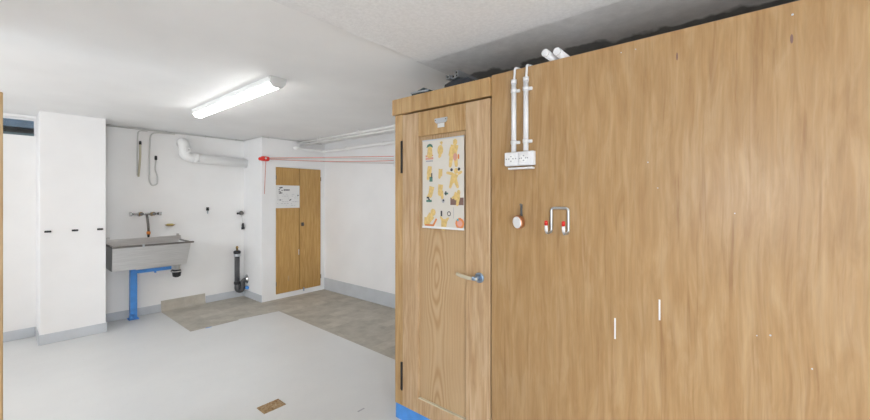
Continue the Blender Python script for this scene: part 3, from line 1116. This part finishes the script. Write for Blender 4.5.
st = thing('sink_support', (1.10, 5.62, 0.0), 'blue painted steel support leg and arm under the sink', 'support')
mk('leg', 'blue_paint', lambda bm: (box(bm, 1.068, 1.132, 5.600, 5.608, 0.0, 0.600), box(bm, 1.068, 1.076, 5.608, 5.665, 0.0, 0.600)), st)
mk('arm', 'blue_paint', lambda bm: (box(bm, 1.068, 1.475, 5.590, 5.5995, 0.545, 0.600), box(bm, 1.068, 1.475, 5.592, 5.66, 0.6005, 0.6105)), st)
mk('foot', 'blue_paint', lambda bm: (box(bm, 1.050, 1.150, 5.585, 5.680, 0.0, 0.012, bev=0.003), lathe(bm, [(0.024, 0), (0.024, 0.05)], (1.076, 5.585, 0.012), (0, 0, 1), 12)), st)
mk('bolt', 'blue_paint', lambda bm: lathe(bm, [(0.012, 0), (0.012, 0.018)], (1.31, 5.60, 0.527), (0, 0, 1), 6), st)
for z in (0.03, 0.57):
    mk('bolt', 'blue_paint', lambda bm: lathe(bm, [(0.011, 0), (0.011, 0.01)], (1.10, 5.5995 if z < .1 else 5.590, z), (0, -1, 0), 6), st)

# ------------------------------------------------------------------ wall tap
YTP = YB - 0.065
tap = thing('wall_tap', (1.225, YB, 1.25), 'old wall mounted mixer tap with brass valves above the sink', 'tap')
mk('body', 'chrome', lambda bm: (tube(bm, [(1.085, YTP, 1.25), (1.37, YTP, 1.25)], 0.016, 14),
                                 lathe(bm, [(0.024, 0), (0.024, 0.02)], (1.07, YTP, 1.25), (1, 0, 0), 12),
                                 lathe(bm, [(0.021, 0), (0.021, 0.03)], (1.355, YTP, 1.25), (1, 0, 0), 12)), tap)
for x in (1.175, 1.298):
    mk('wall_mount', 'chrome', lambda bm: (tube(bm, [(x, YB - 0.001, 1.245), (x, YTP, 1.245)], 0.012, 12),
                                         lathe(bm, [(0.026, 0), (0.022, 0.008)], (x, YB - 0.001, 1.245), (0, -1, 0), 16)), tap)
    v_ = mk('valve', 'brass', lambda bm: lathe(bm, [(0.020, 0), (0.024, 0.010), (0.024, 0.024), (0.014, 0.028), (0.014, 0.045)], (x, YTP - 0.010, 1.252), (0, -1, 0), 10), tap)
    mk('valve_cap', 'aged_metal', lambda bm: lathe(bm, [(0.017, 0), (0.020, 0.006), (0.018, 0.014)], (x, YTP - 0.055, 1.252), (0, -1, 0), 12), v_)
sp = mk('spout', 'aged_metal', lambda bm: tube(bm, fillet([(1.236, YTP, 1.242), (1.240, YTP - 0.012, 1.20), (1.246, YTP - 0.02, 1.12), (1.249, YTP - 0.025, 1.035)], 0.03, 4), 0.0125, 12), tap)
mk('orange_collar', 'orange_plastic', lambda bm: lathe(bm, [(0.016, 0), (0.021, 0.008), (0.021, 0.030), (0.015, 0.038)], (1.249, YTP - 0.025, 1.000), (0, 0, 1), 14), sp)
mk('nozzle', 'black_plastic', lambda bm: lathe(bm, [(0.010, 0), (0.014, 0.035)], (1.249, YTP - 0.025, 0.965), (0, 0, 1), 12), sp)

so = thing('soap_dish', (1.478, YB, 1.095), 'small wall soap dish with yellow soap beside the tap', 'soap dish')
mk('dish', 'brass', lambda bm: lathe(bm, [(0.030, 0), (0.052, 0.014), (0.056, 0.020), (0.048, 0.019), (0.03, 0.008)], (1.478, YB - 0.060, 1.086), (0, 0, 1), 20), so)
mk('arm', 'chrome', lambda bm: tube(bm, [(1.478, YB - 0.001, 1.092), (1.478, YB - 0.03, 1.090)], 0.006, 8), so)
mk('soap', 'soap_yellow', lambda bm: box(bm, 1.445, 1.512, YB - 0.085, YB - 0.036, 1.097, 1.117, bev=0.008, seg=2), so)

# hook, valve and plug on the wall
hk = thing('wall_hook', (1.930, YB, 1.275), 'small black wall hook between the soap dish and drain pipe', 'hook')
mk('plate', 'black_plastic', lambda bm: box(bm, 1.913, 1.947, YB - 0.012, YB, 1.270, 1.318, bev=0.003), hk)
mk('prong', 'galvanised', lambda bm: tube(bm, fillet([(1.927, YB - 0.008, 1.275), (1.922, YB - 0.02, 1.235), (1.92, YB - 0.045, 1.232), (1.92, YB - 0.05, 1.255)], 0.015, 4), 0.006, 8), hk)

vl = thing('wall_valve', (2.37, YB, 1.225), 'small round dark wall valve above the grey drain pipe', 'valve')
mk('plate', 'galvanised', lambda bm: lathe(bm, [(0.034, 0), (0.030, 0.006)], (2.37, YB, 1.225), (0, -1, 0), 18), vl)
mk('knob', 'aged_metal', lambda bm: lathe(bm, [(0.022, 0.006), (0.030, 0.012), (0.030, 0.030), (0.018, 0.040)], (2.37, YB, 1.225), (0, -1, 0), 14), vl)
mk('nipple', 'black_plastic', lambda bm: lathe(bm, [(0.011, 0), (0.011, 0.03), (0.015, 0.032), (0.015, 0.045)], (2.348, YB - 0.03, 1.221), (-1, -0.3, 0), 10), vl)
pg = thing('hose_nozzle', (2.39, YB, 1.025), 'small black tapered nozzle clipped to wall below the valve', 'nozzle')
mk('nozzle_body', 'black_plastic', lambda bm: lathe(bm, [(0.022, 0), (0.022, 0.025), (0.016, 0.04), (0.015, 0.085), (0.012, 0.09)], (2.39, YB - 0.026, 0.985), (0, 0, 1), 14), pg)
mk('clip', 'cable_grey', lambda bm: box(bm, 2.375, 2.405, YB - 0.012, YB, 1.03, 1.05), pg)
mk('cable', 'cable_grey', lambda bm: tube(bm, [(2.39, YB - 0.026, 1.07), (2.386, YB - 0.016, 1.13), (2.376, YB - 0.010, 1.192)], 0.004, 8), pg)

# ------------------------------------------------------------------ dark drain pipe by the pier
YD = YB - 0.085
dp = thing('drain_pipe', (2.29, YD, 0.10), 'dark grey standpipe with curved trap beside the cupboard pier', 'pipe')
mk('standpipe', 'dark_grey_plastic', lambda bm: tube(bm, [(2.285, YD, 0.20), (2.285, YD, 0.62)], 0.034, 18), dp)
mk('coupling', 'galvanised', lambda bm: lathe(bm, [(0.040, 0), (0.042, 0.004), (0.042, 0.036), (0.040, 0.04)], (2.285, YD, 0.605), (0, 0, 1), 18), dp)
mk('cap', 'black_plastic', lambda bm: lathe(bm, [(0.044, 0), (0.047, 0.01), (0.047, 0.035), (0.03, 0.045)], (2.285, YD, 0.646), (0, 0, 1), 18), dp)
mk('nipple', 'brass', lambda bm: lathe(bm, [(0.013, 0), (0.013, 0.03), (0.018, 0.034), (0.018, 0.05), (0.008, 0.065)], (2.285, YD, 0.69), (0, 0, 1), 12), dp)
mk('bend', 'dark_grey_plastic', lambda bm: tube(bm, fillet([(2.285, YD, 0.235), (2.285, YD, 0.120), (2.352, YD - 0.01, 0.105), (2.358, YD - 0.012, 0.235), (2.395, YD - 0.012, 0.252)], 0.055, 6), 0.034, 16), dp)
mk('bend_collar', 'black_plastic', lambda bm: (lathe(bm, [(0.042, 0), (0.042, 0.035)], (2.285, YD, 0.21), (0, 0, 1), 18),), dp)
mk('wall_rosette', 'chrome', lambda bm: lathe(bm, [(0.066, 0), (0.060, 0.008), (0.042, 0.014), (0.038, 0.03)], (2.4148, YD - 0.012, 0.262), (-1, 0, 0), 22), dp)
mk('cleaning_plug', 'blue_paint', lambda bm: lathe(bm, [(0.024, 0), (0.024, 0.028), (0.012, 0.032)], (2.392, YD - 0.058, 0.150), (0, -1, 0), 14), dp)
mk('plug_neck', 'black_plastic', lambda bm: tube(bm, [(2.350, YD - 0.012, 0.145), (2.392, YD - 0.058, 0.150)], 0.017, 10), dp)

# ------------------------------------------------------------------ white duct with elbow
dc = thing('waste_duct', (2.05, YB, 1.955), 'thick white waste pipe with elbow high on the sink wall', 'duct')
YU = YB - 0.080
mk('pipe', 'pipe_white', lambda bm: tube(bm, fillet([(2.4145, YU, 1.952), (1.625, YU, 1.985), (1.625, YU, 2.165), (1.625, YB - 0.001, 2.165)], 0.10, 8), 0.063, 24), dc)
mk('inspection_cap', 'pipe_white', lambda bm: lathe(bm, [(0.036, 0), (0.036, 0.012), (0.030, 0.018)], (1.655, YU - 0.055, 2.07), (0.15, -1, 0), 18), dc)
mk('cap_nut', 'cable_grey', lambda bm: lathe(bm, [(0.012, 0), (0.012, 0.010)], (1.658, YU - 0.072, 2.07), (0.15, -1, 0), 8), dc)
mk('joint_collar', 'pipe_white', lambda bm: tube(bm, [(1.735, YU, 1.9805), (1.79, YU, 1.978)], 0.068, 24), dc)

# ------------------------------------------------------------------ cables on the sink wall
cb_ = thing('ceiling_cable', (1.66, YB, 2.285), 'thin grey cable running along top of the sink wall', 'cable')
mk('run', 'cable_grey', lambda bm: tube(bm, [(0.815, YB - 0.010, 2.286), (1.5, YB - 0.010, 2.287), (2.41, YB - 0.010, 2.286)], 0.0075, 8), cb_)
for x in (0.83, 1.45, 1.9, 2.3):
    bx('clip', 'cable_grey', cb_, x - 0.008, x + 0.008, YB - 0.020, YB, 2.276, 2.299, bev=0.002)
c2 = thing('ceiling_cable', (2.9, YCUP, 2.285), 'thin grey cable running along top of the cupboard pier', 'cable')
mk('run', 'cable_grey', lambda bm: tube(bm, fillet([(2.405, YB - 0.03, 2.288), (2.405, YCUP - 0.010, 2.288), (3.35, YCUP - 0.010, 2.288)], 0.02, 4), 0.006, 8), c2)
for x in (2.5, 2.95):
    bx('clip', 'cable_grey', c2, x - 0.008, x + 0.008, YCUP - 0.018, YCUP, 2.279, 2.299, bev=0.002)

h1 = thing('hanging_lead', (1.17, YB, 1.70), 'straight grey lead ending in a cream tube on the sink wall', 'cable')
mk('lead', 'cable_grey', lambda bm: tube(bm, fillet([(1.252, YB - 0.024, 2.272), (1.16, YB - 0.022, 2.270), (1.155, YB - 0.012, 2.10), (1.155, YB - 0.012, 1.72)], 0.09, 6), 0.007, 8), h1)
mk('cream_tube', 'hose_cream', lambda bm: tube(bm, [(1.182, YB - 0.018, 2.10), (1.182, YB - 0.018, 1.95), (1.172, YB - 0.018, 1.80), (1.165, YB - 0.018, 1.705)], 0.0105, 10), h1)
mk('plug', 'black_plastic', lambda bm: lathe(bm, [(0.013, 0), (0.013, 0.035), (0.007, 0.045)], (1.182, YB - 0.018, 2.098), (0, 0, 1), 10), h1)
h2 = thing('hanging_lead', (1.31, YB, 1.60), 'grey lead looped in a long U on the sink wall', 'cable')
mk('lead', 'cable_grey', lambda bm: tube(bm, fillet([(1.54, YB - 0.024, 2.272), (1.285, YB - 0.022, 2.265), (1.275, YB - 0.012, 2.05), (1.275, YB - 0.012, 1.66), (1.30, YB - 0.014, 1.595), (1.355, YB - 0.016, 1.615), (1.358, YB - 0.016, 1.72), (1.332, YB - 0.016, 1.80), (1.340, YB - 0.016, 1.93)], 0.08, 6), 0.008, 8), h2)
mk('plug', 'black_plastic', lambda bm: lathe(bm, [(0.009, 0), (0.015, 0.008), (0.015, 0.045), (0.008, 0.055)], (1.340, YB - 0.016, 1.92), (0, 0, 1), 10), h2)

# ------------------------------------------------------------------ pipes under the ceiling on the right
for (x, z, r, lab) in ((2.945, 2.259, 0.013, 'thin white pipe under the ceiling, farther from the right wall'),
                       (3.000, 2.236, 0.013, 'thin white pipe under the ceiling, between two other pipes')):
    p_ = thing('ceiling_pipe', (x, 3.5, z), lab, 'pipe', 'white pipes under the ceiling')
    mk('pipe', 'pipe_white', lambda bm: tube(bm, [(x, YCUP + 0.0, z), (x, 1.0, z)], r, 14), p_)
    for y in (4.6, 3.72, 2.4):
        mk('hanger', 'pipe_white', lambda bm: (tube(bm, [(x, y - 0.012, z), (x, y + 0.012, z)], r + 0.005, 14),
                                              tube(bm, [(x, y, z + r), (x, y, H - 0.0005)], 0.006, 8)), p_)
p_ = thing('ceiling_pipe', (3.32, 3.5, 2.165), 'thick white pipe turning the corner by cupboard and right wall', 'pipe', 'white pipes under the ceiling')
mk('pipe', 'pipe_white', lambda bm: tube(bm, fillet([(2.90, YCUP - 0.001, 2.185), (2.90, YCUP - 0.055, 2.182), (3.345, YCUP - 0.055, 2.168), (3.345, 1.0, 2.163)], 0.06, 6), 0.026, 16), p_)
for y in (4.5, 3.7, 2.6):
    mk('bracket', 'pipe_white', lambda bm: (tube(bm, [(3.345, y - 0.012, 2.166), (3.345, y + 0.012, 2.166)], 0.031, 14),
                                           box(bm, 3.365, XR, y - 0.012, y + 0.012, 2.155, 2.175)), p_)

# ------------------------------------------------------------------ red clothes line
cl = thing('clothes_line', (2.44, YCUP, 1.985), 'red clothes line reel with cords stretched to right wall', 'clothes line')
mk('reel_case', 'red_plastic', lambda bm: (box(bm, 2.385, 2.495, YCUP - 0.070, YCUP - 0.004, 1.955, 2.018, bev=0.018, seg=2),
                                          box(bm, 2.400, 2.470, YCUP - 0.010, YCUP, 1.955, 2.020, bev=0.004)), cl)
mk('crank', 'red_plastic', lambda bm: lathe(bm, [(0.020, 0), (0.024, 0.008), (0.018, 0.016)], (2.372, YCUP - 0.036, 1.980), (-0.3, -1, 0), 14), cl)
mk('reel_hub', 'pale_cord', lambda bm: lathe(bm, [(0.014, 0), (0.014, 0.006)], (2.435, YCUP - 0.070, 1.990), (0, -1, 0), 12), cl)
mk('tail_cord', 'red_cord', lambda bm: tube(bm, [(2.455, YCUP - 0.030, 1.970), (2.452, YCUP - 0.022, 1.80), (2.448, YCUP - 0.015, 1.64), (2.443, YCUP - 0.012, 1.50)], 0.0035, 6), cl)
bx('wall_anchor', 'white_gloss', cl, XR - 0.016, XR, 3.535, 3.575, 1.86, 2.00, bev=0.003)
for zs, ze, sag, mat, ys in ((2.000, 1.990, 0.002, 'red_cord', 5.10), (1.995, 1.955, 0.000, 'pale_cord', 5.105), (1.988, 1.935, 0.022, 'red_cord', 5.11), (1.980, 1.900, 0.010, 'pale_cord', 5.10)):
    a, b = Vector((2.49, ys, zs)), Vector((XR - 0.012, 3.555, ze))
    mk('cord', mat, lambda bm: tube(bm, [a.lerp(b, k / 12) - Vector((0, 0, sag * 4 * (k / 12) * (1 - k / 12))) for k in range(13)], 0.0042, 6), cl)

# ------------------------------------------------------------------ plywood partition at the near left
pt = thing('plywood_screen', (-0.85, 3.02, 0.0), 'upright plywood partition panel standing left before the pillar', 'partition')
bx('panel', 'plywood', pt, XL + 0.005, 0.0, 3.000, 3.020, 0.03, 2.0)
bx('edge_post', 'pine_frame', pt, 0.0005, 0.044, 2.995, 3.035, 0.0, 2.0, bev=0.003)
